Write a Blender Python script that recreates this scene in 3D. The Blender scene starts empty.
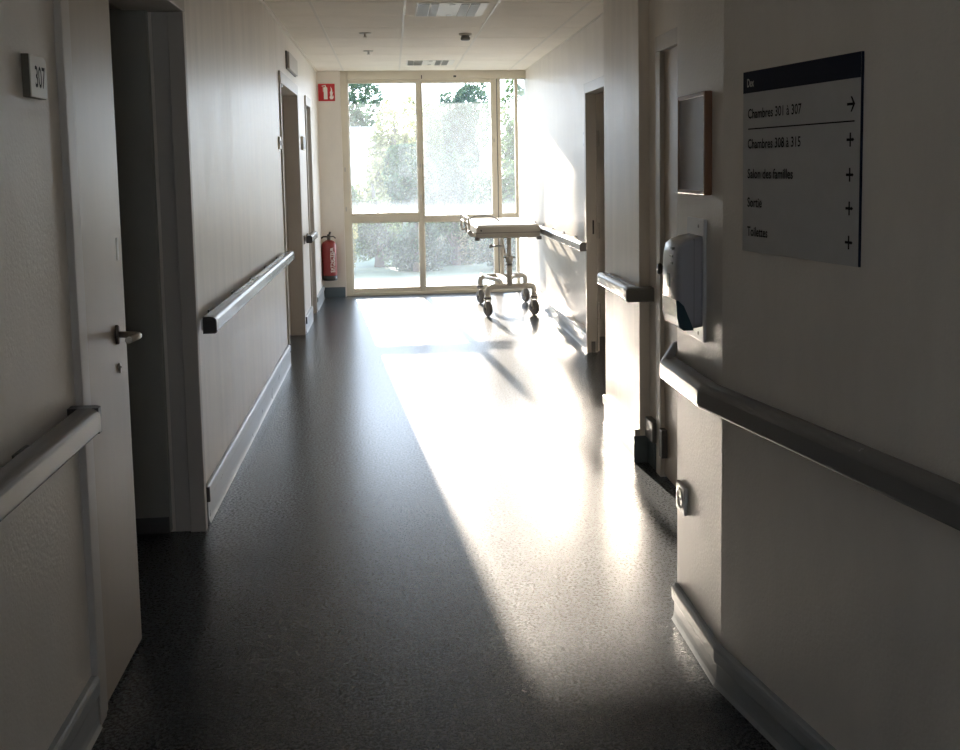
import bpy, bmesh, math, random
from mathutils import Vector, Matrix
random.seed(7)
S = bpy.context.scene
COL = S.collection
R = math.radians
CEIL = 2.5
TANEL, SLOPE = 0.242, 0.09      # sun: rise per metre of depth, sideways drift per metre

# ------------------------------------------------------------------ materials
def mat(name, col, rough=.5, metal=0., spec=.5, var=0., vscale=6., bump=0., bscale=200., stretch=(1,1,1), coat=0., rvar=0., alpha=None):
    m = bpy.data.materials.new(name); m.use_nodes = True
    nt = m.node_tree; b = nt.nodes['Principled BSDF']
    b.inputs['Base Color'].default_value = (*col, 1)
    b.inputs['Roughness'].default_value = rough
    b.inputs['Metallic'].default_value = metal
    b.inputs['Specular IOR Level'].default_value = spec
    b.inputs['Coat Weight'].default_value = coat
    tc = nt.nodes.new('ShaderNodeTexCoord'); mp = nt.nodes.new('ShaderNodeMapping')
    mp.inputs['Scale'].default_value = stretch
    nt.links.new(tc.outputs['Object'], mp.inputs['Vector'])
    if var or rvar:
        n = nt.nodes.new('ShaderNodeTexNoise'); n.inputs['Scale'].default_value = vscale; n.inputs['Detail'].default_value = 6; n.inputs['Roughness'].default_value = .62
        nt.links.new(mp.outputs['Vector'], n.inputs['Vector'])
        if var:
            r = nt.nodes.new('ShaderNodeValToRGB')
            r.color_ramp.elements[0].position = .3; r.color_ramp.elements[1].position = .7
            r.color_ramp.elements[0].color = (*[c*(1-var) for c in col], 1)
            r.color_ramp.elements[1].color = (*[min(1, c*(1+var*.5)) for c in col], 1)
            nt.links.new(n.outputs['Fac'], r.inputs['Fac']); nt.links.new(r.outputs['Color'], b.inputs['Base Color'])
        if rvar:
            mr = nt.nodes.new('ShaderNodeMapRange'); mr.inputs['To Min'].default_value = rough-rvar; mr.inputs['To Max'].default_value = rough+rvar
            nt.links.new(n.outputs['Fac'], mr.inputs['Value']); nt.links.new(mr.outputs['Result'], b.inputs['Roughness'])
    if bump:
        n2 = nt.nodes.new('ShaderNodeTexNoise'); n2.inputs['Scale'].default_value = bscale; n2.inputs['Detail'].default_value = 3
        nt.links.new(tc.outputs['Object'], n2.inputs['Vector'])
        bp = nt.nodes.new('ShaderNodeBump'); bp.inputs['Strength'].default_value = bump; bp.inputs['Distance'].default_value = .002
        nt.links.new(n2.outputs['Fac'], bp.inputs['Height']); nt.links.new(bp.outputs['Normal'], b.inputs['Normal'])
    return m

M = {}
M['wall'] = mat('wall_paint', (.82, .78, .725), .42, var=.07, vscale=5, bump=.6, bscale=105, stretch=(1, 1, .35), rvar=.1)
M['protect'] = mat('wall_panel', (.815, .765, .70), .38, var=.13, vscale=9, bump=.18, bscale=90, stretch=(1, 1, .12), rvar=.1)
M['ceil'] = mat('ceiling_tile', (.90, .85, .77), .8, var=.05, vscale=3, bump=.15, bscale=300)
M['grid'] = mat('ceiling_grid', (.78, .74, .67), .4)
M['frame'] = mat('door_frame_paint', (.55, .52, .48), .4, var=.05, vscale=4, stretch=(1, 1, .2))
M['leaf'] = mat('door_leaf_laminate', (.42, .36, .29), .36, var=.08, vscale=5, stretch=(3, 3, .25), rvar=.06)
M['leafdark'] = mat('door_leaf_grey', (.30, .30, .27), .45, var=.06, vscale=4)
M['brownleaf'] = mat('door_leaf_brown', (.50, .44, .38), .4, var=.08, vscale=5, stretch=(3, 3, .2))
M['kick'] = mat('kick_plate', (.10, .10, .105), .4)
M['rail'] = mat('rail_cover', (.20, .20, .20), .26, var=.05, vscale=3, rvar=.05)
M['alu'] = mat('aluminium', (.62, .61, .60), .3, metal=1., rvar=.05, vscale=10, var=.04)
M['capdark'] = mat('dark_plastic', (.055, .055, .058), .38)
M['capgrey'] = mat('grey_plastic', (.16, .16, .155), .4)
M['skirt'] = mat('skirting_vinyl', (.36, .385, .40), .3, var=.08, vscale=7, rvar=.08)
M['skirtblue'] = mat('skirting_blue_vinyl', (.10, .135, .155), .35, var=.1, vscale=7)
M['black'] = mat('black_plastic', (.015, .015, .016), .4)
M['steel'] = mat('brushed_steel', (.55, .52, .48), .28, metal=1.)
M['darksteel'] = mat('dark_bronze_metal', (.16, .14, .12), .3, metal=1.)
M['white'] = mat('white_plastic', (.78, .77, .75), .35)
M['cream'] = mat('window_lacquer', (.74, .69, .58), .35, var=.05, vscale=5)
M['bed'] = mat('trolley_enamel', (.64, .61, .55), .32, var=.04, vscale=8)
M['bedpanel'] = mat('trolley_rim', (.48, .46, .42), .4, var=.06, vscale=6)
M['bedtop'] = mat('trolley_top', (.80, .80, .79), .3)
M['tyre'] = mat('rubber_tyre', (.20, .19, .18), .55)
M['hub'] = mat('wheel_hub', (.58, .55, .50), .35)
M['red'] = mat('red_enamel', (.22, .011, .011), .35, coat=.15)
M['redsign'] = mat('red_sign', (.55, .02, .025), .4)
M['signwhite'] = mat('sign_white', (.88, .86, .82), .45)
M['wood'] = mat('brown_wood', (.20, .085, .035), .38, var=.25, vscale=14, stretch=(6, 6, .6))
M['paper'] = mat('notice_paper', (.82, .82, .81), .6, var=.25, vscale=30, stretch=(1, 1, 3))
M['signplate'] = mat('sign_plate', (.56, .56, .56), .55, spec=.3, var=.04, vscale=20)
M['navy'] = mat('navy_band', (.022, .028, .048), .6, spec=.15)
M['ink'] = mat('dark_lettering', (.010, .010, .012), .6, spec=.15)
M['palelet'] = mat('pale_lettering', (.62, .61, .56), .5)
M['plaque'] = mat('number_plate', (.60, .57, .50), .35, var=.05)
M['plaqueedge'] = mat('number_plate_edge', (.13, .12, .09), .5)
M['disp'] = mat('dispenser_shell', (.34, .34, .37), .22, rvar=.04, vscale=8)
M['disptab'] = mat('dispenser_backplate', (.58, .58, .58), .3)
M['teal'] = mat('dispenser_window', (.035, .07, .085), .55, spec=.15)
M['louvre'] = mat('lamp_louvre', (.40, .38, .34), .25, metal=.6)
M['lampwhite'] = mat('lamp_housing', (.82, .80, .75), .4)
M['pale'] = mat('pale_render', (.80, .77, .72), .8, var=.06, vscale=2)
M['concrete'] = mat('concrete', (.45, .44, .42), .8, var=.1, vscale=3)
M['earth'] = mat('outside_ground', (.07, .085, .04), .9, var=.4, vscale=2)
M['bark'] = mat('bark', (.10, .075, .05), .9, var=.3, vscale=12)

def floor_material():
    m = mat('vinyl_floor', (.105, .122, .14), .3)
    nt = m.node_tree; b = nt.nodes['Principled BSDF']; tc = [n for n in nt.nodes if n.type == 'TEX_COORD'][0]
    L = nt.links.new
    n1 = nt.nodes.new('ShaderNodeTexNoise'); n1.inputs['Scale'].default_value = 1.6; n1.inputs['Detail'].default_value = 5
    n2 = nt.nodes.new('ShaderNodeTexNoise'); n2.inputs['Scale'].default_value = 95; n2.inputs['Detail'].default_value = 4; n2.inputs['Roughness'].default_value = .75
    n3 = nt.nodes.new('ShaderNodeTexNoise'); n3.inputs['Scale'].default_value = 7; n3.inputs['Detail'].default_value = 8; n3.inputs['Roughness'].default_value = .7
    for n in (n1, n2, n3): L(tc.outputs['Object'], n.inputs['Vector'])
    r = nt.nodes.new('ShaderNodeValToRGB'); e = r.color_ramp.elements
    e[0].position = .42; e[0].color = (.019, .026, .034, 1); e[1].position = .64; e[1].color = (.085, .092, .098, 1)
    L(n2.outputs['Fac'], r.inputs['Fac'])
    mx = nt.nodes.new('ShaderNodeMix'); mx.data_type = 'RGBA'; mx.blend_type = 'MULTIPLY'; mx.inputs[0].default_value = .12
    r2 = nt.nodes.new('ShaderNodeValToRGB'); r2.color_ramp.elements[0].position = .2; r2.color_ramp.elements[1].position = .8; r2.color_ramp.elements[0].color = (.7, .7, .7, 1)
    L(n3.outputs['Fac'], r2.inputs['Fac']); L(r.outputs['Color'], mx.inputs[6]); L(r2.outputs['Color'], mx.inputs[7]); L(mx.outputs[2], b.inputs['Base Color'])
    mr = nt.nodes.new('ShaderNodeMapRange'); mr.inputs['From Min'].default_value = .3; mr.inputs['From Max'].default_value = .7
    mr.inputs['To Min'].default_value = .25; mr.inputs['To Max'].default_value = .33
    L(n1.outputs['Fac'], mr.inputs['Value']); mr.inputs['To Min'].default_value = .24; mr.inputs['To Max'].default_value = .31; L(n2.outputs['Fac'], mr.inputs['Value']); L(mr.outputs['Result'], b.inputs['Roughness'])
    bp = nt.nodes.new('ShaderNodeBump'); bp.inputs['Strength'].default_value = .10; bp.inputs['Distance'].default_value = .0012
    L(n2.outputs['Fac'], bp.inputs['Height']); L(bp.outputs['Normal'], b.inputs['Normal'])
    b.inputs['Specular IOR Level'].default_value = .5
    return m
M['floor'] = floor_material()

def glass_material(name, lo, hi, bottom, zb):
    """dusty window glass: clear pane, scattered dust film, faint mirror"""
    m = bpy.data.materials.new(name); m.use_nodes = True; nt = m.node_tree; nt.nodes.clear(); L = nt.links.new
    out = nt.nodes.new('ShaderNodeOutputMaterial'); tr = nt.nodes.new('ShaderNodeBsdfTransparent'); tl = nt.nodes.new('ShaderNodeBsdfTranslucent')
    gl = nt.nodes.new('ShaderNodeBsdfGlossy'); gl.inputs['Roughness'].default_value = .02
    tr.inputs['Color'].default_value = (.96, .97, .98, 1); tl.inputs['Color'].default_value = (.74, .86, 1.0, 1)
    tc = nt.nodes.new('ShaderNodeTexCoord')
    n1 = nt.nodes.new('ShaderNodeTexNoise'); n1.inputs['Scale'].default_value = 3.2; n1.inputs['Detail'].default_value = 6; n1.inputs['Roughness'].default_value = .65
    n2 = nt.nodes.new('ShaderNodeTexNoise'); n2.inputs['Scale'].default_value = 45; n2.inputs['Detail'].default_value = 5; n2.inputs['Roughness'].default_value = .8
    L(tc.outputs['Object'], n1.inputs['Vector']); L(tc.outputs['Object'], n2.inputs['Vector'])
    add = nt.nodes.new('ShaderNodeMath'); add.operation = 'MULTIPLY'; L(n1.outputs['Fac'], add.inputs[0]); L(n2.outputs['Fac'], add.inputs[1])
    mr = nt.nodes.new('ShaderNodeMapRange'); mr.inputs['From Min'].default_value = .12; mr.inputs['From Max'].default_value = .38
    mr.inputs['To Min'].default_value = lo; mr.inputs['To Max'].default_value = hi; L(add.outputs[0], mr.inputs['Value'])
    # dirt settled along the bottom of the pane
    sp = nt.nodes.new('ShaderNodeSeparateXYZ'); L(tc.outputs['Object'], sp.inputs[0])
    mb = nt.nodes.new('ShaderNodeMapRange'); mb.inputs['From Min'].default_value = zb; mb.inputs['From Max'].default_value = zb+.16
    mb.inputs['To Min'].default_value = bottom; mb.inputs['To Max'].default_value = 0; mb.interpolation_type = 'SMOOTHSTEP'; L(sp.outputs['Z'], mb.inputs['Value'])
    sm = nt.nodes.new('ShaderNodeMath'); sm.operation = 'ADD'; sm.use_clamp = True; L(mr.outputs['Result'], sm.inputs[0]); L(mb.outputs['Result'], sm.inputs[1])
    m1 = nt.nodes.new('ShaderNodeMixShader'); L(sm.outputs[0], m1.inputs[0]); L(tr.outputs[0], m1.inputs[1]); L(tl.outputs[0], m1.inputs[2])
    m2 = nt.nodes.new('ShaderNodeMixShader'); m2.inputs[0].default_value = .025; L(m1.outputs[0], m2.inputs[1]); L(gl.outputs[0], m2.inputs[2])
    L(m2.outputs[0], out.inputs['Surface'])
    return m
M['glass_up'] = glass_material('dusty_glass', .035, .095, .12, .93)
M['glass_haze'] = glass_material('dusty_glass_thick', .085, .13, .09, .89)
M['glass_low'] = glass_material('dusty_glass_low', .03, .075, .15, .08)
M['frost'] = glass_material('frosted_glass', .35, .42, 0, -5)
def clear_glass():
    m = bpy.data.materials.new('picture_glass'); m.use_nodes = True; nt = m.node_tree; nt.nodes.clear(); L = nt.links.new
    out = nt.nodes.new('ShaderNodeOutputMaterial'); tr = nt.nodes.new('ShaderNodeBsdfTransparent'); gl = nt.nodes.new('ShaderNodeBsdfGlossy'); gl.inputs['Roughness'].default_value = .06
    fr = nt.nodes.new('ShaderNodeFresnel'); fr.inputs['IOR'].default_value = 1.9
    mx = nt.nodes.new('ShaderNodeMixShader'); L(fr.outputs[0], mx.inputs[0]); L(tr.outputs[0], mx.inputs[1]); L(gl.outputs[0], mx.inputs[2]); L(mx.outputs[0], out.inputs['Surface'])
    return m
M['pglass'] = clear_glass()
def leaf_material(name, c):
    m = bpy.data.materials.new(name); m.use_nodes = True; nt = m.node_tree; nt.nodes.clear(); L = nt.links.new
    out = nt.nodes.new('ShaderNodeOutputMaterial'); d = nt.nodes.new('ShaderNodeBsdfDiffuse'); t = nt.nodes.new('ShaderNodeBsdfTranslucent'); mx = nt.nodes.new('ShaderNodeMixShader')
    gi = nt.nodes.new('ShaderNodeNewGeometry'); r = nt.nodes.new('ShaderNodeValToRGB')
    r.color_ramp.elements[0].color = (*[x*.6 for x in c], 1); r.color_ramp.elements[1].color = (*[min(1, x*1.5) for x in c], 1)
    L(gi.outputs['Random Per Island'], r.inputs['Fac']); L(r.outputs['Color'], d.inputs['Color']); L(r.outputs['Color'], t.inputs['Color'])
    mx.inputs[0].default_value = .4; L(d.outputs[0], mx.inputs[1]); L(t.outputs[0], mx.inputs[2]); L(mx.outputs[0], out.inputs['Surface'])
    return m
M['leaf_dark'] = leaf_material('foliage_dark', (.05, .085, .045))
M['leaf_mid'] = leaf_material('foliage_mid', (.09, .13, .05))
M['leaf_yel'] = leaf_material('foliage_yellow', (.25, .24, .11))

# ------------------------------------------------------------------ helpers
class MB:
    def __init__(s): s.bm = bmesh.new(); s.smooth = set()
    def _xf(s, vs, mtx):
        if mtx is not None: bmesh.ops.transform(s.bm, matrix=mtx, verts=vs)
    def box(s, x0, x1, y0, y1, z0, z1, bev=0., seg=2, mtx=None):
        r = bmesh.ops.create_cube(s.bm, size=1); vs = r['verts']
        for v in vs:
            v.co = Vector((x0+(v.co.x+.5)*(x1-x0), y0+(v.co.y+.5)*(y1-y0), z0+(v.co.z+.5)*(z1-z0)))
        if bev:
            es = list({e for v in vs for e in v.link_edges})
            rb = bmesh.ops.bevel(s.bm, geom=es, offset=bev, segments=seg, affect='EDGES', profile=.5)
            vs = list({v for f in rb['faces'] for v in f.verts} | {v for v in vs if v.is_valid})
        s._xf(vs, mtx); return s
    def poly(s, pts, z0, z1, bev=0):
        a = [s.bm.verts.new((x, y, z0)) for x, y in pts]; b = [s.bm.verts.new((x, y, z1)) for x, y in pts]; n = len(pts)
        fs = [s.bm.faces.new(a[::-1]), s.bm.faces.new(b)]
        for i in range(n): fs.append(s.bm.faces.new((a[i], a[(i+1) % n], b[(i+1) % n], b[i])))
        bmesh.ops.recalc_face_normals(s.bm, faces=fs); return s
    def cyl(s, p0, p1, r0, r1=None, n=20, smooth=True):
        p0, p1 = Vector(p0), Vector(p1); d = p1-p0; r1 = r0 if r1 is None else r1
        q = d.to_track_quat('Z', 'Y').to_matrix()
        ra = [s.bm.verts.new(p0+q@Vector((r0*math.cos(t), r0*math.sin(t), 0))) for t in [2*math.pi*i/n for i in range(n)]]
        rb = [s.bm.verts.new(p1+q@Vector((r1*math.cos(t), r1*math.sin(t), 0))) for t in [2*math.pi*i/n for i in range(n)]]
        for i in range(n):
            f = s.bm.faces.new((ra[i], ra[(i+1) % n], rb[(i+1) % n], rb[i])); f.smooth = smooth
        s.bm.faces.new(ra[::-1]); s.bm.faces.new(rb); return s
    def lathe(s, c, prof, n=28, axis=(0, 0, 1)):
        c = Vector(c); q = Vector(axis).to_track_quat('Z', 'Y').to_matrix(); rings = []
        for r, z in prof:
            rings.append([s.bm.verts.new(c+q@Vector((r*math.cos(2*math.pi*i/n), r*math.sin(2*math.pi*i/n), z))) for i in range(n)])
        for a, b in zip(rings, rings[1:]):
            for i in range(n):
                f = s.bm.faces.new((a[i], a[(i+1) % n], b[(i+1) % n], b[i])); f.smooth = True
        if prof[0][0] > 1e-5: s.bm.faces.new(rings[0][::-1])
        if prof[-1][0] > 1e-5: s.bm.faces.new(rings[-1])
        return s
    def tube(s, pts, r, n=14):
        pts = [Vector(p) for p in pts]; rings = []; up = None
        for i, p in enumerate(pts):
            d = (pts[min(i+1, len(pts)-1)]-pts[max(i-1, 0)]).normalized()
            if up is None:
                up = Vector((0, 0, 1)) if abs(d.z) < .9 else Vector((1, 0, 0))
            u = (up-d*up.dot(d)).normalized(); up = u; w = d.cross(u)
            rr = r[i] if isinstance(r, (list, tuple)) else r
            rings.append([s.bm.verts.new(p+u*rr*math.cos(2*math.pi*k/n)+w*rr*math.sin(2*math.pi*k/n)) for k in range(n)])
        for a, b in zip(rings, rings[1:]):
            for k in range(n):
                f = s.bm.faces.new((a[k], a[(k+1) % n], b[(k+1) % n], b[k])); f.smooth = True
        s.bm.faces.new(rings[0][::-1]); s.bm.faces.new(rings[-1]); return s
    def sweep(s, path, prof):
        """horizontal mitred sweep: path [(x,y)], prof [(u,z)], u along the path's right-hand normal"""
        P = [Vector(p) for p in path]; rings = []
        for i, p in enumerate(P):
            n0 = n1 = None
            if i > 0: d = (P[i]-P[i-1]).normalized(); n0 = Vector((d.y, -d.x))
            if i < len(P)-1: d = (P[i+1]-P[i]).normalized(); n1 = Vector((d.y, -d.x))
            if n0 is None: nn = n1
            elif n1 is None: nn = n0
            else: nn = (n0+n1); nn = nn/nn.dot(n0)
            rings.append([s.bm.verts.new((p.x+nn.x*u, p.y+nn.y*u, z)) for u, z in prof])
        k = len(prof); fs = []
        for a, b in zip(rings, rings[1:]):
            for i in range(k): fs.append(s.bm.faces.new((a[i], a[(i+1) % k], b[(i+1) % k], b[i])))
        fs += [s.bm.faces.new(rings[0][::-1]), s.bm.faces.new(rings[-1])]
        bmesh.ops.recalc_face_normals(s.bm, faces=fs); return s
    def mesh(s, m, bm_verts=None): pass
    def build(s, name, m, parent=None, loc=None):
        o = origin(parent) if parent is not None else Vector(loc if loc is not None else (0, 0, 0))
        for v in s.bm.verts: v.co -= o
        me = bpy.data.meshes.new(name); s.bm.normal_update(); s.bm.to_mesh(me); s.bm.free(); me.materials.append(m)
        ob = bpy.data.objects.new(name, me); COL.objects.link(ob)
        if parent is not None: ob.parent = parent
        else: ob.location = o
        return ob
def origin(o):
    v = Vector(o.location)
    while o.parent is not None: o = o.parent; v = v+Vector(o.location)
    return v
def tag(o, label, cat, group=None):
    o['label'] = label; o['category'] = cat
    if group: o['group'] = group
    return o
def thing(name, label, cat, loc, group=None):
    o = bpy.data.objects.new(name, None); COL.objects.link(o); o.location = loc; o.empty_display_size = .1
    return tag(o, label, cat, group)
def struct(o): o['kind'] = 'structure'; return o
def rrect(u0, u1, z0, z1, r, n=5):
    out = []
    for cx, cz, a in ((u1-r, z1-r, 0), (u0+r, z1-r, 90), (u0+r, z0+r, 180), (u1-r, z0+r, 270)):
        for i in range(n+1):
            t = R(a+90*i/n); out.append((cx+r*math.cos(t), cz+r*math.sin(t)))
    return out
def arc(p, q, c, n=6):
    """quadratic bend from p to q with corner c"""
    p, q, c = Vector(p), Vector(q), Vector(c)
    return [p*(1-t)**2+c*2*t*(1-t)+q*t*t for t in [i/n for i in range(n+1)]]
def textmesh(txt, height, width=None, depth=.0008):
    """returns (verts, faces) of lettering, x to the right, y up, left/bottom at 0"""
    cu = bpy.data.curves.new('lettering', 'FONT'); cu.body = txt; cu.size = 1; cu.extrude = 0; cu.offset = .012; cu.resolution_u = 3
    o = bpy.data.objects.new('lettering', cu); COL.objects.link(o)
    dg = bpy.context.evaluated_depsgraph_get(); me = bpy.data.meshes.new_from_object(o.evaluated_get(dg))
    vs = [v.co.copy() for v in me.vertices]; fs = [tuple(p.vertices) for p in me.polygons]
    bpy.data.objects.remove(o); bpy.data.curves.remove(cu); bpy.data.meshes.remove(me)
    x0 = min(v.x for v in vs); x1 = max(v.x for v in vs)
    sy = height/.70; sx = sy if width is None else width/(x1-x0)
    return [((v.x-x0)*sx, v.y*sy) for v in vs], fs
def letter_obj(name, txt, height, width, fn, m, parent):
    vs, fs = textmesh(txt, height, width); b = MB()
    bv = [b.bm.verts.new(fn(x, y)) for x, y in vs]
    for f in fs:
        try: b.bm.faces.new([bv[i] for i in f])
        except ValueError: pass
    return b.build(name, m, parent)

# ------------------------------------------------------------------ room shell
XL, XR = -.785, 1.53
floor = struct(MB().poly([(-3.4, -3.2), (3.2, -3.2), (3.2, 11.72), (-3.4, 11.72)], -.12, 0).build('floor', M['floor']))

# ceiling: slab, tiles, T-grid
gx = [-3.534+.609*i for i in range(12)]
gy = [6.803-.6125*i for i in range(16, 0, -1)]+[6.803+.6125*i for i in range(0, 9)]
ceil = struct(MB().box(-3.5, 3.3, -3.2, 11.5, CEIL+.018, CEIL+.2).build('ceiling', M['ceil']))
tb = MB()
for i in range(len(gx)-1):
    for j in range(len(gy)-1):
        y1 = min(gy[j+1], 11.5)
        if y1-gy[j] < .05: continue
        tb.box(gx[i]+.009, gx[i+1]-.009, gy[j]+.0065, y1-.0065, CEIL-.004, CEIL+.02)
tb.build('ceiling_tiles', M['ceil'], ceil)
gb = MB()
for x in gx: gb.box(x-.009, x+.009, -3.1, 11.5, CEIL-.007, CEIL+.004)
for y in gy: gb.box(gx[0], gx[-1], y-.003, y+.003, CEIL+.002, CEIL+.019)
gb.build('ceiling_grid', M['grid'], ceil)
ct = MB(); ct.box(XL-.01, XL+.018, -3.1, 11.5, CEIL-.02, CEIL-.003)
struct(ct.build('trim_1', M['grid']))
ct = MB(); ct.box(XR-.012, XR+.01, 5.5, 11.5, CEIL-.012, CEIL-.003)
struct(ct.build('trim_2', M['grid']))

def wall(name, x0, x1, y0, y1, z0=0, z1=CEIL+.02, m='wall'):
    return struct(MB().box(x0, x1, y0, y1, z0, z1).build(name, M[m]))
W = XL-.22
wall('wall_left', W, XL-.012, -3.1, 2.66)
wall('wall_left.001', W, XL, 2.66, 4.07, 2.10)
wall('wall_left.002', W, XL, 4.07, 7.57, m='protect')
wall('wall_left.003', W, XL, 7.57, 8.97, 2.12)
wall('wall_left.004', W, XL, 8.97, 9.80)
wall('wall_left.005', W, XL, 9.80, 10.36, 2.10)
wall('wall_left.006', W, XL, 10.36, 11.5)
wall('wall_far', -1.2, -.53, 11.5, 11.72)
wall('wall_far.001', -3.4, -1.1, 11.5, 11.72)
wall('wall_right', XR, XR+.03, 7.655, 11.72)
wall('wall_right.001', XR, XR+.2, 6.5, 7.655, 2.05)
wall('wall_right.002', XR, XR+.2, 5.4, 6.5)
wall('wall_right.003', 1.15, 3.1, 4.70, 5.48, m='protect')
wall('wall_right.004', 1.20, 1.40, 4.50, 4.71)
wall('wall_right.005', 1.20, 1.40, 3.45, 4.50, 1.98)
wall('wall_right.006', 1.20, 1.40, 3.0, 3.45)
ca, sa = math.cos(R(10.1)), math.sin(R(10.1))
def ang(s, off=0, cx=.86, cy=2.60):          # point on the angled wall, s metres towards the viewer
    return (cx+sa*s-ca*off, cy-ca*s-sa*off)
e = ang(5.8)
struct(MB().poly([(.86, 3.03), (.86, 2.60), e, (3.1, e[1]), (3.1, 3.03)], 0, CEIL+.02).build('wall_right.007', M['wall']))
wall('wall_back', -3.4, .15, -3.3, -3.1)
wall('wall_back.001', .95, 3.2, -3.3, -3.1)
wall('wall_back.002', .15, .95, -3.3, -3.1, 0, 1.15)
wall('wall_back.003', .15, .95, -3.3, -3.1, 2.1)
wb = MB()
for q in ((.15, .20, 1.15, 2.1), (.90, .95, 1.15, 2.1), (.20, .90, 1.15, 1.20), (.20, .90, 2.05, 2.1), (.53, .57, 1.20, 2.05)): wb.box(q[0], q[1], -3.24, -3.16, q[2], q[3], .004)
fill_win = struct(wb.build('window_fill', M['cream']))  # unseen window added behind the camera so daylight fills the near walls
# rooms behind the doors
wall('wall_left.007', -3.4, -3.2, -3.1, 11.5)
wall('wall_left.008', -3.3, W, 4.75, 4.95)
wall('wall_left.009', -3.3, W, 1.6, 1.8)
wall('wall_right.008', 3.0, 3.2, 5.3, 11.72)
wall('wall_right.009', XR+.02, 3.2, 8.3, 8.4)
wall('wall_right.010', XR+.02, 3.2, 11.5, 11.72)

# ------------------------------------------------------------------ skirtings
def skirt(name, path, h=.15, up='skirt', low='skirt', caps=(None, None)):
    """path runs so that its right-hand normal points into the corridor"""
    o = struct(MB().sweep(path, [(0, 0), (.022, 0), (.019, .004), (.015, .012), (.013, .03), (.013, h-.053), (0, h-.053)]).build(name, M[low]))
    MB().sweep(path, [(0, h-.052), (.014, h-.052), (.019, h-.049), (.021, h-.042), (.021, h-.012), (.018, h-.003), (.013, h), (0, h)]).build('bumper_strip', M[up], o)
    for end, k in zip(caps, (0, -1)):
        if end:
            p = Vector(path[k]); q = Vector(path[1 if k == 0 else -2]); d = (p-q).normalized(); nn = (p-q).normalized()
            dd = (Vector(path[1])-Vector(path[0])).normalized() if k == 0 else (Vector(path[-1])-Vector(path[-2])).normalized()
            nr = Vector((dd.y, -dd.x)); a = p+nr*.001; b = a+nr*.023; c = b+d*.014; e2 = a+d*.014
            MB().poly([(a.x, a.y), (b.x, b.y), (c.x, c.y), (e2.x, e2.y)], h-.058, h+.002).build('end_cap', M[end], o)
    return o
# left wall: corridor side is +X, so paths run towards +Y
skirt('baseboard_left', [(XL-.012, -3.0), (XL-.012, 2.612)], .14)
skirt('baseboard_left.001', [(XL, 4.15), (XL, 7.55)], .15, caps=('capdark', 'capgrey'))
skirt('baseboard_left.002', [(XL, 9.02), (XL, 9.76)], .14, caps=('capdark', None))
skirt('baseboard_left.003', [(XL, 10.42), (XL, 11.48)], .14)
struct(MB().sweep([(-.78, 11.5), (-.54, 11.5)], [(0, 0), (.018, 0), (.015, .115), (0, .115)]).build('baseboard_far', M['skirtblue']))
# right side: paths run towards -Y
XS = 1.487
struct(MB().box(XS, XR, 7.70, 11.55, 0, .122).build('trim_3', M['protect']))
skirt('baseboard_right', [(XS, 11.52), (XS, 7.70)], .125, caps=(None, 'capdark'))
skirt('baseboard_right.001', [(1.15, 5.47), (1.15, 4.71)], .16, up='protect', low='protect', caps=(None, 'frame'))
struct(MB().sweep([(1.12, 4.70), (1.205, 4.70)], [(0, 0), (.006, 0), (.006, .13), (0, .13)]).build('baseboard_right.002', M['skirtblue']))
b2 = struct(MB().sweep([(1.20, 4.69), (1.20, 4.57)], [(0, 0), (.012, 0), (.012, .12), (0, .12)]).build('baseboard_right.003', M['skirtblue']))
MB().box(1.165, 1.20, 4.52, 4.66, .14, .235, .006).build('bumper_strip', M['capgrey'], b2)
skirt('baseboard_right.004', [(.86, 3.02), (.86, 2.60), ang(5.4)], .115)

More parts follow.
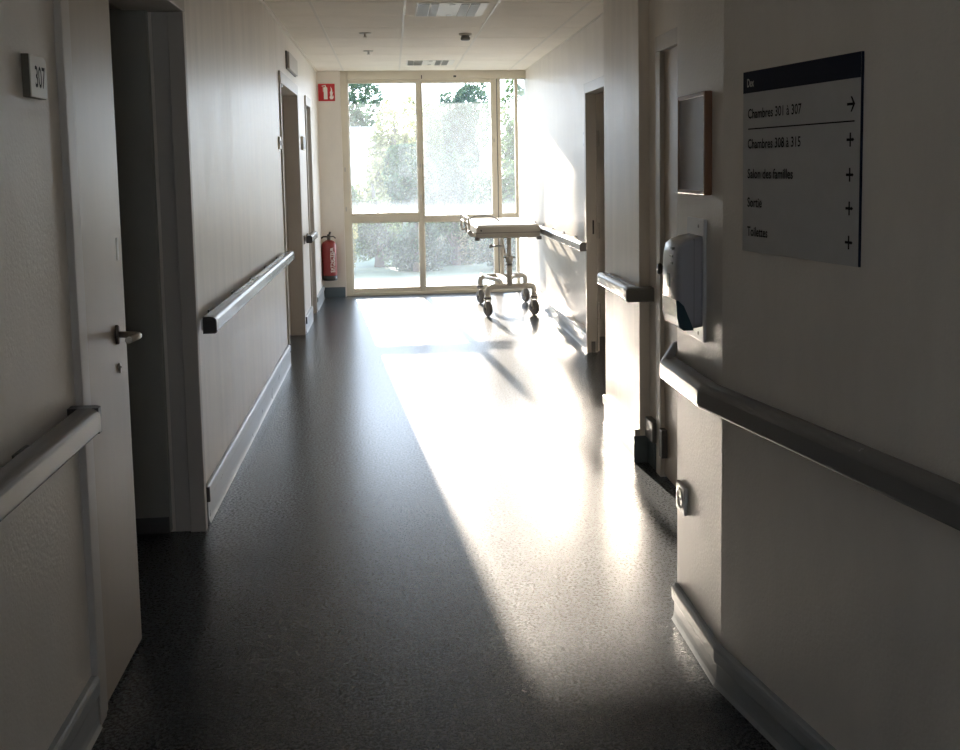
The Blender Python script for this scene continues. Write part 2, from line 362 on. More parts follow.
# ------------------------------------------------------------------ handrails
ZT = .85
def RP(dp, z, g=0):
    o = [(-dp-g, z-.064-g)]+[(-.010+.010*math.sin(t)+g, z-.054-.010*math.cos(t)-g) for t in [R(22.5*i) for i in range(5)]]
    o += [(-.026+.026*math.cos(t)+g, z-.020+.020*math.sin(t)+g) for t in [R(12+13*i) for i in range(7)]]
    return o+[(-dp-g, z+g)]
def handrail(label, path, wallpath_off, caps, ends=(), nbr=4, clips=True, z=ZT, depth=.05, capm='capdark'):
    """path: front line in plan (right-hand normal points into the corridor)"""
    mid = Vector(path[0]); t = thing('handrail', label, 'handrail', (mid.x, mid.y, 0), 'wall handrails')
    MB().sweep(path, RP(depth, z)).build('rail_cover', M['rail'], t)
    MB().sweep(path, rrect(-depth-.012, -depth+.006, z-.056, z-.010, .003)).build('back_channel', M['alu'], t)
    MB().sweep(path, [(-.012, z-.0655), (-.012, z-.0635), (-.038, z-.0635), (-.038, z-.0655)]).build('lower_groove', M['capgrey'], t)
    # brackets along each straight run, each a piece of its own
    for a, b in zip(path, path[1:]):
        a, b = Vector(a), Vector(b); L = (b-a).length
        if L < .3: continue
        d = (b-a)/L; nr = Vector((d.y, -d.x)); n = max(2, round(L/.62))
        for i in range(n):
            p = a+d*L*(i+.5)/n; q = p-nr*depth; w = p-nr*wallpath_off
            for k in (0,):
                bb = MB(); e1, e2 = d*.028, d*-.028
                bb.poly([tuple(q+e1), tuple(w+e1), tuple(w+e2), tuple(q+e2)], z-.052, z-.022)
                bb.poly([tuple(w+e1*1.5+nr*.006), tuple(w+e1*1.5), tuple(w+e2*1.5), tuple(w+e2*1.5+nr*.006)], z-.085, z-.012)
                bb.build('bracket', M['capgrey'], t)
    for k in caps:
        p = Vector(path[k]); q = Vector(path[1 if k == 0 else -2]); d = (p-q).normalized()
        pth = [tuple(p), tuple(p+d*.022)] if k != 0 else [tuple(p+d*.022), tuple(p)]
        MB().sweep(pth, RP(depth, z, .0018)).build('end_cap', M[capm], t)
    for k in ends:                     # return piece that turns back to the wall
        p = Vector(path[k]); q = Vector(path[1 if k == 0 else -2]); d = (p-q).normalized()
        dd = d if k != 0 else -d; nr = Vector((dd.y, -dd.x))
        c = p-nr*(depth*.5)
        outer = p+d*.035; w0 = p-nr*(wallpath_off-.0015); w1 = w0+d*.035
        MB().poly([tuple(p-nr*.002), tuple(p+d*.022-nr*.002), tuple(p+d*.035-nr*.016), tuple(w1), tuple(w0)], z-.064, z-.0005).build('return_end', M[capm], t)
    return t
FX = XL+.085
handrail('grey handrail on the near left wall below the 307 number plate', [(-.72, -2.6), (-.72, 2.54)], .077, (), ends=(-1,), z=.853)
handrail('long grey handrail on the left wall between the two doorways, with black end cap', [(FX, 4.12), (FX, 7.36)], .085, (0, -1))
handrail('short grey handrail on the far left wall beyond the second doorway', [(FX, 9.10), (FX, 9.74)], .085, (0,), nbr=2)
handrail('grey handrail on the far right wall reaching behind the wheeled table', [(1.385, 11.2), (1.385, 7.53)], .144, (-1,))
pr = handrail('short sunlit handrail wrapped around the right wall pier', [(1.085, 5.38), (1.085, 4.68)], .064, (), nbr=2)
MB().box(1.068, 1.235, 4.615, 4.695, ZT-.066, ZT+.001, .014, 3).build('end_cap', M['capgrey'], pr)
h = .070
tn = math.tan(R(10.1/2))
rr = handrail('dark handrail bending round the right foreground corner under the directory sign', [(.86-h, 2.975), (.86-h, 2.60-h*tn), ang(5.3, h)], h, (), z=.84)

MB().sweep([(.905, 3.27), (.812, 3.04), (.795, 2.9945), (.79, 2.9755)], RP(.045, .84, -.0008)).build('return_end', M['capdark'], rr)

# ------------------------------------------------------------------ window wall
win = struct(MB().box(-.56, -.455, 11.56, 11.66, 0, CEIL+.03, .004).build('window_1', M['cream']))   # left jamb carries the whole frame
def wf(nm, x0, x1, z0, z1, y0=11.57, y1=11.65, b=.005, m='cream'): return MB().box(x0, x1, y0, y1, z0, z1, b).build(nm, M[m], win)
wf('frame_head', -.455, 1.56, 2.405, CEIL+.03, 11.54, 11.66)
wf('frame_sill', -.455, 1.56, 0, .035, 11.555, 11.66)
wf('mullion', .303, .357, .035, 2.405, 11.565, 11.66)
wf('mullion', 1.207, 1.246, .035, 2.405, 11.565, 11.66)
wf('post', 1.405, 1.44, .035, 2.405, 11.565, 11.66)
wf('transom', -.455, .303, .832, .895)
wf('transom', .357, 1.196, .823, .862)
wf('transom', 1.246, 1.405, .832, .90)
def sash(x0, x1, z0, z1, l, r, b, t, y0, y1):
    m = MB()
    for q in ((x0, x0+l, z0, z1), (x1-r, x1, z0, z1), (x0+l, x1-r, z0, z0+b), (x0+l, x1-r, z1-t, z1)): m.box(q[0], q[1], y0, y1, q[2], q[3], .004)
    return m.build('sash', M['cream'], win)
def pane(x0, x1, z0, z1, m, y=11.615):
    b = MB(); b.bm.faces.new([b.bm.verts.new(p) for p in ((x0, y, z0), (x1, y, z0), (x1, y, z1), (x0, y, z1))]); return b.build('glass_pane', M[m], win)
sash(-.455, .303, .035, .832, .012, .01, .05, .012, 11.58, 11.64); pane(-.45, .30, .075, .825, 'glass_low')
sash(-.455, .303, .895, 2.405, .012, .01, .035, .038, 11.58, 11.64); pane(-.45, .30, .92, 2.372, 'glass_up')
sash(.357, 1.196, .035, .823, .01, .05, .05, .012, 11.58, 11.64); pane(.36, 1.15, .075, .82, 'glass_low')
sash(.357, 1.196, .862, 2.405, .012, .062, .03, .04, 11.55, 11.64); pane(.36, 1.14, .885, 2.37, 'glass_haze')
wf('sash_gap', 1.196, 1.207, .035, 2.405, 11.60, 11.64, 0, 'black')
pane(1.25, 1.40, .035, .835, 'glass_low'); pane(1.25, 1.40, .895, 2.405, 'glass_up')
pane(1.44, 1.56, .035, 2.405, 'frost')
for x, z, s_ in ((-.505, 1.42, .012), (-.505, .98, .012), (.33, 1.45, .01), (.33, 1.10, .014), (1.165, 1.72, .01)):
    MB().box(x-s_*.6, x+s_*.6, 11.535, 11.57, z-s_*2, z+s_*2, .002).build('latch', M['steel'], win)
MB().box(.72, .75, 11.535, 11.555, 2.425, 2.445, .003).build('stay', M['capdark'], win)
MB().box(.36, .37, 11.535, 11.555, 2.41, 2.45, .002).build('stay', M['capdark'], win)
MB().box(1.197, 1.206, 11.565, 11.60, .92, 2.38).build('closing_rod', M['capgrey'], win)

# ------------------------------------------------------------------ doors
# door 307: narrow fixed leaf in the wall plane + wide leaf opened into the room
d1 = struct(MB().box(XL-.05, XL+.006, 2.615, 2.67, 0, CEIL-.02, .003).build('door_1', M['frame']))
MB().box(XL-.05, XL+.001, 2.67, 2.70, 0, 2.024, .003).build('frame_post', M['frame'], d1)
dl = MB().box(XL-.045, XL-.004, 2.70, 3.095, .012, 2.02, .002).build('narrow_leaf', M['leaf'], d1)
MB().box(XL-.004, XL-.0025, 3.035, 3.055, 1.17, 1.235).build('tape_scrap', M['white'], dl)
MB().box(XL-.2, XL+.02, 2.67, 4.09, 2.025, 2.10, .003).build('frame_head', M['frame'], d1)
fp = MB(); fp.box(XL-.04, XL+.02, 4.05, 4.09, 0, 2.024, .003); fp.box(XL-.10, XL-.04, 4.065, 4.10, 0, 2.024, .002)
fp.build('frame_jamb', M['frame'], d1)
wl = MB().box(-1.83, XL-.112, 4.03, 4.068, .012, 2.03, .002).build('wide_leaf', M['leafdark'], d1)
MB().box(-1.82, XL-.115, 4.026, 4.03, .012, .075).build('kick_plate', M['kick'], wl)
hd = MB(); hd.lathe((XL-.004, 2.985, .963), [(.001, 0), (.0145, 0), (.0145, .007), (.012, .010), (.001, .010)], 24, (1, 0, 0))
for v in hd.bm.verts: v.co.z = .963+(v.co.z-.963)*1.95
hdo = hd.build('door_handle', M['darksteel'], d1)
lv = MB(); lv.tube([(XL+.004, 2.985, .963)]+[tuple(p) for p in arc((XL+.04, 2.985, .962), (XL+.062, 2.965, .960), (XL+.062, 2.985, .961))]+[(XL+.062, 2.855, .966)], .0095)
lv.build('lever', M['steel'], hdo)
ky = MB(); ky.lathe((XL-.004, 2.995, .868), [(.001, 0), (.011, 0), (.011, .005), (.001, .006)], 16, (1, 0, 0)); ky.box(XL-.003, XL+.003, 2.989, 3.001, .850, .868, .003)
ko = ky.build('lock_cylinder', M['steel'], d1); MB().cyl((XL+.001, 2.995, .868), (XL+.0035, 2.995, .868), .0035).build('keyhole', M['black'], ko)

def recess_door(name, y0, y1, ht, leafm, side=-1, xw=XL, dep=.11):
    """closed leaf set back in a framed opening; near jamb at y0, far jamb at y1"""
    s_ = side; X = lambda a: xw+s_*a
    def bx(mb, a0, a1, *r): 
        p, q = sorted((X(a0), X(a1))); return mb.box(p, q, *r)
    m = MB(); bx(m, -.016, dep, y1-.055, y1+.012, 0, ht-.031, .003); bx(m, dep, dep+.05, y1-.03, y1+.012, 0, ht-.031, .003)
    o = struct(m.build(name, M['frame']))
    m = MB(); bx(m, -.012, dep, y0-.012, y0+.035, 0, ht-.031, .003); m.build('frame_post', M['frame'], o)
    m = MB(); bx(m, -.016, dep, y0-.012, y1+.012, ht-.03, ht+.055, .003); m.build('frame_head', M['frame'], o)
    m = MB(); bx(m, dep, dep+.042, y0+.03, y1-.03, .01, ht-.02, .002); lf = m.build('leaf', M[leafm], o)
    return o, lf
d2, l2 = recess_door('door_2', 7.585, 8.955, 2.08, 'brownleaf')
MB().box(XL-.02, XL+.010, 7.69, 7.78, 2.03, 2.055, .003).build('door_closer', M['capdark'], d2)
d3, l3 = recess_door('door_3', 9.81, 10.345, 2.06, 'brownleaf', dep=.075)
# far right doorway (dark room behind), frame stands proud of the wall
d4 = struct(MB().box(1.452, 1.535, 7.60, 7.655, 0, 1.954, .003).build('door_4', M['frame']))
q = MB(); q.box(1.535, 1.541, 7.625, 7.654, 0, 1.954, .002); q.build('frame_rebate', M['frame'], d4)
MB().box(1.452, 1.56, 6.48, 7.655, 1.955, 2.03, .003).build('frame_head', M['frame'], d4)
MB().box(1.452, 1.56, 6.48, 6.53, 0, 1.955, .003).build('frame_post', M['frame'], d4)
for z in (.32, .93, 1.62): MB().box(1.535, 1.556, 7.585, 7.626, z-.06, z+.06, .004).build('hinge', M['steel'], d4)
MB().box(1.50, 1.512, 7.595, 7.602, .905, 1.01).build('strike_plate', M['black'], d4)
MB().box(1.485, 1.515, 7.592, 7.601, 0, .085).build('foot_guard', M['capgrey'], d4)
# door in the recess behind the dispenser
d5 = struct(MB().box(1.185, 1.235, 4.455, 4.53, 0, 1.914, .003).build('door_5', M['frame']))
MB().box(1.185, 1.235, 3.43, 4.53, 1.915, 1.985, .003).build('frame_head', M['frame'], d5)
MB().box(1.185, 1.235, 3.43, 3.49, 0, 1.915, .003).build('frame_post', M['frame'], d5)
lf = MB().box(1.205, 1.25, 3.49, 4.455, .01, 1.913, .002).build('leaf', M['leaf'], d5)
MB().box(1.178, 1.206, 4.405, 4.45, .10, .23, .003).build('hinge', M['capdark'], d5)
kb = MB(); kb.cyl((1.206, 4.40, .962), (1.17, 4.40, .962), .013); kb.lathe((1.178, 4.40, .962), [(.001, 0), (.022, 0), (.026, .008), (.022, .018), (.001, .02)], 20, (-1, 0, 0))
kb.build('door_knob', M['black'], d5)

# ------------------------------------------------------------------ wheeled table
T = thing('wheeled_table', 'cream wheeled hospital table with a central post by the window', 'table', (1.13, 10.4, 0))
x0, x1, y0, y1 = .772, 1.372, 9.45, 10.78
MB().box(x0, x1, y0, y1, .762, .868, .014, 3).build('rim', M['bedpanel'], T)
MB().box(x0+.012, x1-.012, y0+.012, y1-.012, .862, .886, .008, 2).build('table_top', M['bedtop'], T)
MB().box(x0-.004, x1+.004, y0-.004, y0+.02, .81, .816).build('rim_groove', M['capgrey'], T)
MB().cyl((x0+.045, y0-.006, .835), (x0+.045, y0+.004, .835), .008).build('screw', M['capdark'], T)
for sx in (x0+.01, x1-.01):
    for sy in (y0+.03, y1-.03):
        c = MB(); c.box(sx-.022, sx+.022, sy-.03, sy+.03, .742, .775, .006); c.build('corner_bumper', M['capgrey'], T)
sr = MB()
sr.tube([(x0+.0, y0+.10, 0.785), (x0-.05, y0+.10, 0.785), (x0-.055, y0+.10, 0.815), (x0-.06, y0+.10, 0.925), (x0-.06, y0+.16, 0.945), (x0-.06, y1-.2, 0.945), (x0-.06, y1-.14, 0.925), (x0-.055, y1-.14, 0.815), (x0-.05, y1-.14, 0.785), (x0, y1-.14, 0.785)], .011)
sr.tube([(x0-.058, y0+.10, 0.885), (x0-.058, y1-.14, 0.885)], .008); sr.tube([(x0-.08, y0+.45, 0.935), (x0-.055, y0+.45, 0.805), (x0, y0+.45, 0.785)], .009)
sr.tube([(x0-.055, y0+.02, 0.815), (x0-.055, y0+.12, 0.815)], .022); sr.tube([(x0-.02, y0+.0, 0.795), (x0-.02, y0+.16, 0.795)], .018)
sr.build('side_rail', M['bed'], T)
ho = MB(); ho.tube([(x0-.03, y0+.55, .86)]+[tuple(p) for p in arc((x0-.03, y0+.55, .88), (x0+.1, y0+.6, .945), (x0-.03, y0+.55, .95))]+[tuple(p) for p in arc((x0+.1, y0+.6, .945), (x0+.28, y0+.65, .886), (x0+.24, y0+.63, 0.945))], .007)
ho.build('hose_loop', M['capgrey'], T)
cx = 1.10
c = MB(); c.cyl((cx, 9.67, .30), (cx, 9.67, .56), .026); c.cyl((cx, 9.67, .56), (cx, 9.67, .765), .021); c.cyl((cx, 9.67, .52), (cx, 9.67, .575), .034); c.build('column', M['bed'], T)
c = MB(); c.cyl((cx, 9.67, .485), (cx, 9.67, .505), .031); c.cyl((cx-.055, 9.67, .562), (cx+.055, 9.67, .562), .008); c.build('clamp_collar', M['capgrey'], T)
c = MB(); c.cyl((cx+.03, 10.62, .30), (cx+.03, 10.62, .765), .024); c.build('column', M['bed'], T)
c = MB(); c.tube([(cx, 9.99, .55), (cx-.02, 10.0, .65), (cx-.02, 10.35, .755)], .011); c.build('strut', M['bed'], T)
c = MB(); c.tube([(cx-.10, 10.35, .62), (cx+.02, 10.35, .62)], .010); c.cyl((cx-.10, 10.35, .62), (cx-.125, 10.35, .62), .02); c.build('tilt_knob', M['capgrey'], T)
c = MB(); c.box(cx-.14, cx+.25, 9.7, 10.6, .745, .764, .004); c.build('under_tray', M['bed'], T)
def yoke(yc, xa, xb, zc=.285):
    c = MB(); r = .03
    pts = [(xa, yc, .185)]+[tuple(p) for p in arc((xa, yc, zc-.05), (xa+.06, yc, zc), (xa, yc, zc))]+[tuple(p) for p in arc((xb-.045, yc, zc), (xb, yc, zc-.04), (xb, yc, zc))]+[(xb, yc, .185)]
    c.tube(pts, r*.85); return c.build('base_yoke', M['bed'], T)
yoke(9.67, .888, 1.335); yoke(10.62, .90, 1.375)
c = MB(); c.box(cx-.035, cx+.035, 9.67, 10.62, .262, .312, .012); c.build('base_beam', M['bed'], T)
c = MB()
for sx in (-.17, .17): c.tube([(cx+sx, 10.62, .285)]+[tuple(p) for p in arc((cx+sx, 10.78, .285), (cx+sx*.25, 10.35, .275), (cx+sx*.9, 10.45, .285))]+[(cx+sx*.15, 10.0, .275)], .02)
c.build('base_brace', M['bed'], T)
def caster(x, y, rz):
    mt = Matrix.Translation((x, y, 0)) @ Matrix.Rotation(R(rz), 4, 'Z')
    f = MB(); f.cyl((0, 0, .175), (0, 0, .20), .03); 
    f.box(-.029, -.022, -.013, .013, .066, .16, .003); f.box(.022, .029, -.013, .013, .066, .16, .003); f.box(-.03, .03, -.03, .03, .155, .178, .006)
    bmesh.ops.transform(f.bm, matrix=mt, verts=f.bm.verts); fo = f.build('caster_fork', M['bed'], T)
    g = MB(); g.cyl((0, 0, .172), (0, 0, .185), .036); bmesh.ops.transform(g.bm, matrix=mt, verts=g.bm.verts); g.build('swivel_ring', M['capdark'], fo)
    w = MB(); w.lathe((-.018, 0, .0745), [(.05, 0), (.066, .002), (.0735, .009), (.0735, .027), (.066, .034), (.05, .036)], 32, (1, 0, 0))
    bmesh.ops.transform(w.bm, matrix=mt, verts=w.bm.verts); w.build('tyre', M['tyre'], fo)
    w = MB(); w.lathe((-.020, 0, .0745), [(.001, 0), (.018, .0), (.024, .006), (.05, .004), (.051, .036), (.024, .034), (.018, .04), (.001, .04)], 28, (1, 0, 0))
    bmesh.ops.transform(w.bm, matrix=mt, verts=w.bm.verts); w.build('hub', M['hub'], fo)
    w = MB(); w.cyl((-.034, 0, .0745), (.034, 0, .0745), .011); bmesh.ops.transform(w.bm, matrix=mt, verts=w.bm.verts); w.build('axle', M['capdark'], fo)
caster(.888, 9.67, 24); caster(1.335, 9.67, 26); caster(.90, 10.62, 24); caster(1.375, 10.62, 20)

# ------------------------------------------------------------------ extinguisher + its sign
ex, ey = -.700, 11.405
X = thing('fire_extinguisher', 'red fire extinguisher with black base hanging beside the window', 'fire extinguisher', (ex, ey, .215))
MB().lathe((ex, ey, .255), [(.001, 0), (.079, 0), (.081, .01), (.081, .33), (.077, .352), (.062, .375), (.035, .392), (.02, .396), (.001, .397)], 36).build('cylinder', M['red'], X)
MB().lathe((ex, ey, .205), [(.001, 0), (.076, 0), (.080, .008), (.082, .055), (.001, .056)], 36).build('base_ring', M['black'], X)
v = MB(); v.cyl((ex, ey, .645), (ex, ey, .685), .019); v.box(ex-.02, ex+.02, ey-.03, ey+.03, .675, .70, .005); v.build('valve', M['darksteel'], X)
v = MB(); v.box(ex-.012, ex+.012, ey-.08, ey+.03, .702, .716, .004); v.box(ex-.010, ex+.010, ey-.09, ey+.01, .675, .684, .003); v.tube([(ex+.005, ey, .70), (ex+.012, ey+.01, .725), (ex+.016, ey+.015, .738)], .011); v.build('lever', M['black'], X)
v = MB(); v.tube([(ex-.015, ey, .688), (ex-.06, ey-.005, .688), (ex-.082, ey-.01, .67)], .009); v.tube([(ex+.015, ey, .685), (ex+.05, ey-.005, .69), (ex+.075, ey-.02, .67)], .006); v.build('nozzle', M['black'], X)
v = MB(); v.box(ex-.03, ex+.03, ey+.078, 11.498, .40, .62, .003); v.build('wall_bracket', M['capdark'], X)
def curl(a0):
    def fn(x, y):       # lettering runs upwards along the cylinder
        a = a0+(-y)/.0818; return (ex+.0822*math.sin(a), ey-.0822*math.cos(a), .30+x)
    return fn
letter_obj('lettering', 'EXTINCTEUR', .034, .27, curl(.62), M['signwhite'], X)
letter_obj('lettering', 'EAU PULVERISEE', .016, .22, curl(.86), M['signwhite'], X)

Y = thing('extinguisher_sign', 'small red sign with white extinguisher pictogram above the fire extinguisher', 'sign', (-.678, 11.4985, 2.264))
MB().box(-.768, -.588, 11.4945, 11.4995, 2.17, 2.358, .001).build('plate', M['redsign'], Y)
p = MB()
def fl(mb, pts, y=11.4938): 
    f = mb.bm.faces.new([mb.bm.verts.new((a, y, b)) for a, b in pts]); return mb
body = [(-.708, 2.19), (-.668, 2.19), (-.668, 2.31)]+[(-.688+.02*math.cos(R(a)), 2.31+.014*math.sin(R(a))) for a in range(15, 166, 15)]+[(-.708, 2.31)]
fl(p, body); fl(p, [(-.694, 2.322), (-.682, 2.322), (-.682, 2.335), (-.694, 2.335)]); fl(p, [(-.725, 2.328), (-.686, 2.336), (-.686, 2.344), (-.73, 2.336)])
fl(p, [(-.716, 2.27), (-.71, 2.27), (-.71, 2.325), (-.716, 2.325)]); p.build('extinguisher_pictogram', M['signwhite'], Y)
p = MB(); fl(p, [(-.640, 2.19), (-.612, 2.19), (-.602, 2.21), (-.606, 2.235), (-.618, 2.215), (-.612, 2.25), (-.604, 2.275), (-.614, 2.262), (-.618, 2.30), (-.634, 2.33), (-.630, 2.29), (-.642, 2.262), (-.638, 2.23), (-.646, 2.212)])
p.build('flame_pictogram', M['signwhite'], Y)

# ------------------------------------------------------------------ small things on the left wall
E_ = thing('emergency_light', 'white rectangular emergency light above the second left doorway', 'emergency light', (XL, 8.45, 2.2))
MB().box(XL, XL+.014, 8.14, 8.87, 2.20, 2.34, .004).build('back_box', M['capgrey'], E_)
MB().box(XL+.012, XL+.030, 8.16, 8.86, 2.205, 2.335, .006, 3).build('diffuser', M['frame'], E_)
n1 = thing('room_plate', 'small pale room plate before the second left doorway', 'sign', (XL, 7.45, 1.57), 'small room plates')
MB().box(XL, XL+.012, 7.40, 7.52, 1.57, 1.66, .002).build('plate', M['plaque'], n1); MB().box(XL+.0115, XL+.0128, 7.43, 7.49, 1.60, 1.63).build('number', M['ink'], n1)
n1 = thing('room_plate', 'small dark room plate between the two far left doorways', 'sign', (XL, 9.42, 1.6), 'small room plates')
MB().box(XL, XL+.02, 9.27, 9.55, 1.60, 1.72, .002).build('plate', M['plaque'], n1); MB().box(XL+.0195, XL+.022, 9.275, 9.50, 1.61, 1.715).build('number_panel', M['capgrey'], n1)
P7 = thing('number_plate', 'metal room number plate reading 307 on the near left wall', 'sign', (XL, 2.45, 1.59))
MB().box(XL-.012, XL+.004, 2.372, 2.478, 1.590, 1.684, .0015).build('backing', M['plaqueedge'], P7)
MB().box(XL+.0035, XL+.0065, 2.374, 2.478, 1.591, 1.683, .001).build('face', M['plaque'], P7)
letter_obj('lettering', '307', .047, .066, lambda x, y: (XL+.0069, 2.402+x, 1.614+y), M['ink'], P7)

# ------------------------------------------------------------------ right wall things
sw = thing('light_switch', 'white light switch on the far right wall beside the doorway', 'switch', (XR, 8.05, 1.57))
MB().box(XR-.012, XR, 7.93, 8.05, 1.575, 1.685, .003).build('plate', M['disptab'], sw); MB().box(XR-.016, XR-.011, 7.955, 8.025, 1.595, 1.665, .002).build('rocker', M['white'], sw)
kh = thing('key_hook', 'small metal hook with dangling key beside the right doorway', 'hook', (XR, 7.85, 1.4))
k = MB(); k.box(XR-.006, XR, 7.80, 7.83, 1.385, 1.435, .001); k.tube([(XR-.004, 7.815, 1.40), (XR-.03, 7.815, 1.40), (XR-.045, 7.815, 1.415)], .005); k.build('hook', M['steel'], kh)
k = MB(); k.tube([(XR-.028, 7.815, 1.398), (XR-.028, 7.815, 1.35)], .003); k.box(XR-.036, XR-.02, 7.808, 7.822, 1.31, 1.35, .003); k.build('key', M['darksteel'], kh)

F_ = thing('framed_notice', 'brown wood framed notice on the right wall above the soap dispenser', 'picture frame', (.86, 2.82, 1.33))
fy0, fy1, fz0, fz1 = 2.69, 2.955, 1.335, 1.615
m = MB()
for q in ((fy0, fy0+.012, fz0, fz1), (fy1-.012, fy1, fz0, fz1), (fy0+.01, fy1-.01, fz0, fz0+.012), (fy0+.01, fy1-.01, fz1-.012, fz1)): m.box(.838, .86, *q, .003)
m.build('frame', M['wood'], F_)
MB().box(.8435, .8595, fy0+.01, fy1-.01, fz0+.01, fz1-.01).build('paper', M['paper'], F_)
m = MB()
random.seed(3)
for i in range(13):
    z = fz1-.05-i*.0155; m.box(.8430, .8437, fy0+.045, fy1-.04-random.random()*.08, z, z+.004)
m.build('printed_lines', M['capgrey'], F_)
MB().box(.8400, .8410, fy0+.011, fy1-.011, fz0+.011, fz1-.011).build('glass', M['pglass'], F_)

D = thing('soap_dispenser', 'grey plastic wall soap dispenser beside the door recess above the handrail', 'dispenser', (.86, 2.82, .93))
MB().box(.85, .86, 2.735, 2.895, .925, 1.268, .003).build('back_plate', M['disptab'], D)
for z in (.945, 1.247): MB().cyl((.8485, 2.78, z), (.8505, 2.78, z), .005, n=12).build('screw', M['capdark'], D)
prof = [(.0, .968), (.05, .962), (.078, .962), (.094, .972), (.102, .995), (.106, 1.05), (.107, 1.12), (.104, 1.17), (.095, 1.195), (.075, 1.208), (.04, 1.217), (.0, 1.222)]
def shell(y0, y1, inset, pr, name, m, bev):
    b = MB(); n = len(pr)
    A = [b.bm.verts.new((.853-d*.74, y0, z)) for d, z in pr]; B = [b.bm.verts.new((.853-d*.74, y1, z)) for d, z in pr]
    fs = [b.bm.faces.new(A), b.bm.faces.new(B[::-1])]
    for i in range(n): fs.append(b.bm.faces.new((A[i], B[i], B[(i+1) % n], A[(i+1) % n])))
    bmesh.ops.recalc_face_normals(b.bm, faces=fs)
    if bev:
        es = [e for e in b.bm.edges if abs(e.verts[0].co.y-e.verts[1].co.y) < 1e-6]
        bmesh.ops.bevel(b.bm, geom=es, offset=bev, segments=4, affect='EDGES', profile=.5)
    for f in b.bm.faces: f.smooth = bool(bev) and len(f.verts) == 4
    o = b.build(name, m, D); pass
    return o
shell(2.737, 2.890, 0, prof, 'body', M['disp'], .014)
shell(2.7365, 2.8905, 0, [(.040, .9605), (.078, .9605), (.0955, .971), (.1035, .995), (.107, 1.045), (.1, 1.045), (.078, 1.03), (.055, .99)], 'soap_window', M['teal'], 0)
MB().box(.7725, .777, 2.80, 2.83, 1.075, 1.115, .0015).build('badge', M['teal'], D)
for z, w in ((1.187, .02), (1.165, .03), (1.145, .02), (1.10, .01)): MB().box(.7728, .780, 2.775, 2.775+w, z-.003, z+.003).build('slot', M['capdark'], D)
MB().box(.8235, .825, 2.7365, 2.891, .97, 1.215).build('seam', M['capgrey'], D)

O_ = thing('wall_socket', 'white electrical socket low on the right wall above the skirting', 'socket', (.86, 2.96, .365))
MB().box(.848, .86, 2.915, 3.005, .365, .452, .004).build('plate', M['white'], O_)
MB().lathe((.8485, 2.96, .408), [(.032, 0), (.032, .003), (.026, .003), (.024, .0)], 24, (-1, 0, 0)).build('ring', M['white'], O_)
for dy in (-.01, .01): MB().cyl((.8492, 2.96+dy, .408), (.8465, 2.96+dy, .408), .0035, n=10).build('pin_hole', M['capdark'], O_)

# directory sign on the angled wall. s from its left edge, h from its bottom
SA = Vector((sa, -ca, 0)); SN = Vector((-ca, -sa, 0))
s_left = Vector((.873, 2.487, 0)); k0 = (s_left-Vector((.86, 2.60, 0))).dot(SA)
base = Vector((*ang(k0), 0)); SZ0, SZ1, SWD = 1.2015, 1.643, .474
def on_sign(s, z, off): 
    p = base+SA*s+SN*off; return (p.x, p.y, z)
G = thing('directory_sign', 'grey directory sign with navy header listing rooms and arrows on the right foreground wall', 'sign', on_sign(SWD/2, SZ0, 0))
def slab(name, s0, s1, z0, z1, o0, o1, m):
    b = MB(); P = [base+SA*s0+SN*o0, base+SA*s1+SN*o0, base+SA*s1+SN*o1, base+SA*s0+SN*o1]
    return b.poly([(q.x, q.y) for q in P], z0, z1).build(name, m, G)
slab('plate', 0, SWD, SZ0, SZ1, .0005, .006, M['signplate'])
slab('header_band', 0, SWD, 1.591, SZ1, .0055, .0066, M['navy'])
slab('edge_strip', SWD-.0005, SWD+.0025, SZ0, SZ1, .0005, .0055, M['navy'])
Ht = SZ1-SZ0
def row(txt, frac, s0, width, hh, m): letter_obj('lettering', txt, hh, width, lambda x, y: on_sign(s0+x, SZ1-frac*Ht-hh/2+y, .0072), m, G)
row('Dex', .062, .020, .032, .020, M['palelet'])
TX = [('Chambres 301 à 307', .232, .235), ('Chambres 308 à 315', .398, .233), ('Salon des familles', .563, .203), ('Sortie', .722, .068), ('Toilettes', .884, .095)]
for t, f, w in TX: row(t, f, .025, w, .023, M['ink'])
slab('divider', .025, .455, SZ1-.320*Ht, SZ1-.313*Ht, .006, .0068, M['ink'])
for i, (t, f, w) in enumerate(TX):
    zc = SZ1-f*Ht-.002; sc = .443; b = MB()
    def quad(*pts): b.bm.faces.new([b.bm.verts.new(on_sign(sc+a, zc+c_, .0072)) for a, c_ in pts])
    quad((-.013, -.0028), (.008, -.0028), (.008, .0028), (-.013, .0028))
    if i == 0:
        quad((-.001, .016), (.004, .016), (.015, .0), (.008, .0)); quad((.008, 0), (.015, 0), (.004, -.016), (-.001, -.016))
    else:
        quad((-.0025, -.0145), (.0025, -.0145), (.0025, -.0028), (-.0025, -.0028)); quad((-.0025, .0028), (.0025, .0028), (.0025, .0145), (-.0025, .0145)); quad((.008, -.0045), (.014, 0), (.008, .0045))
    b.build('arrow', M['ink'], G)

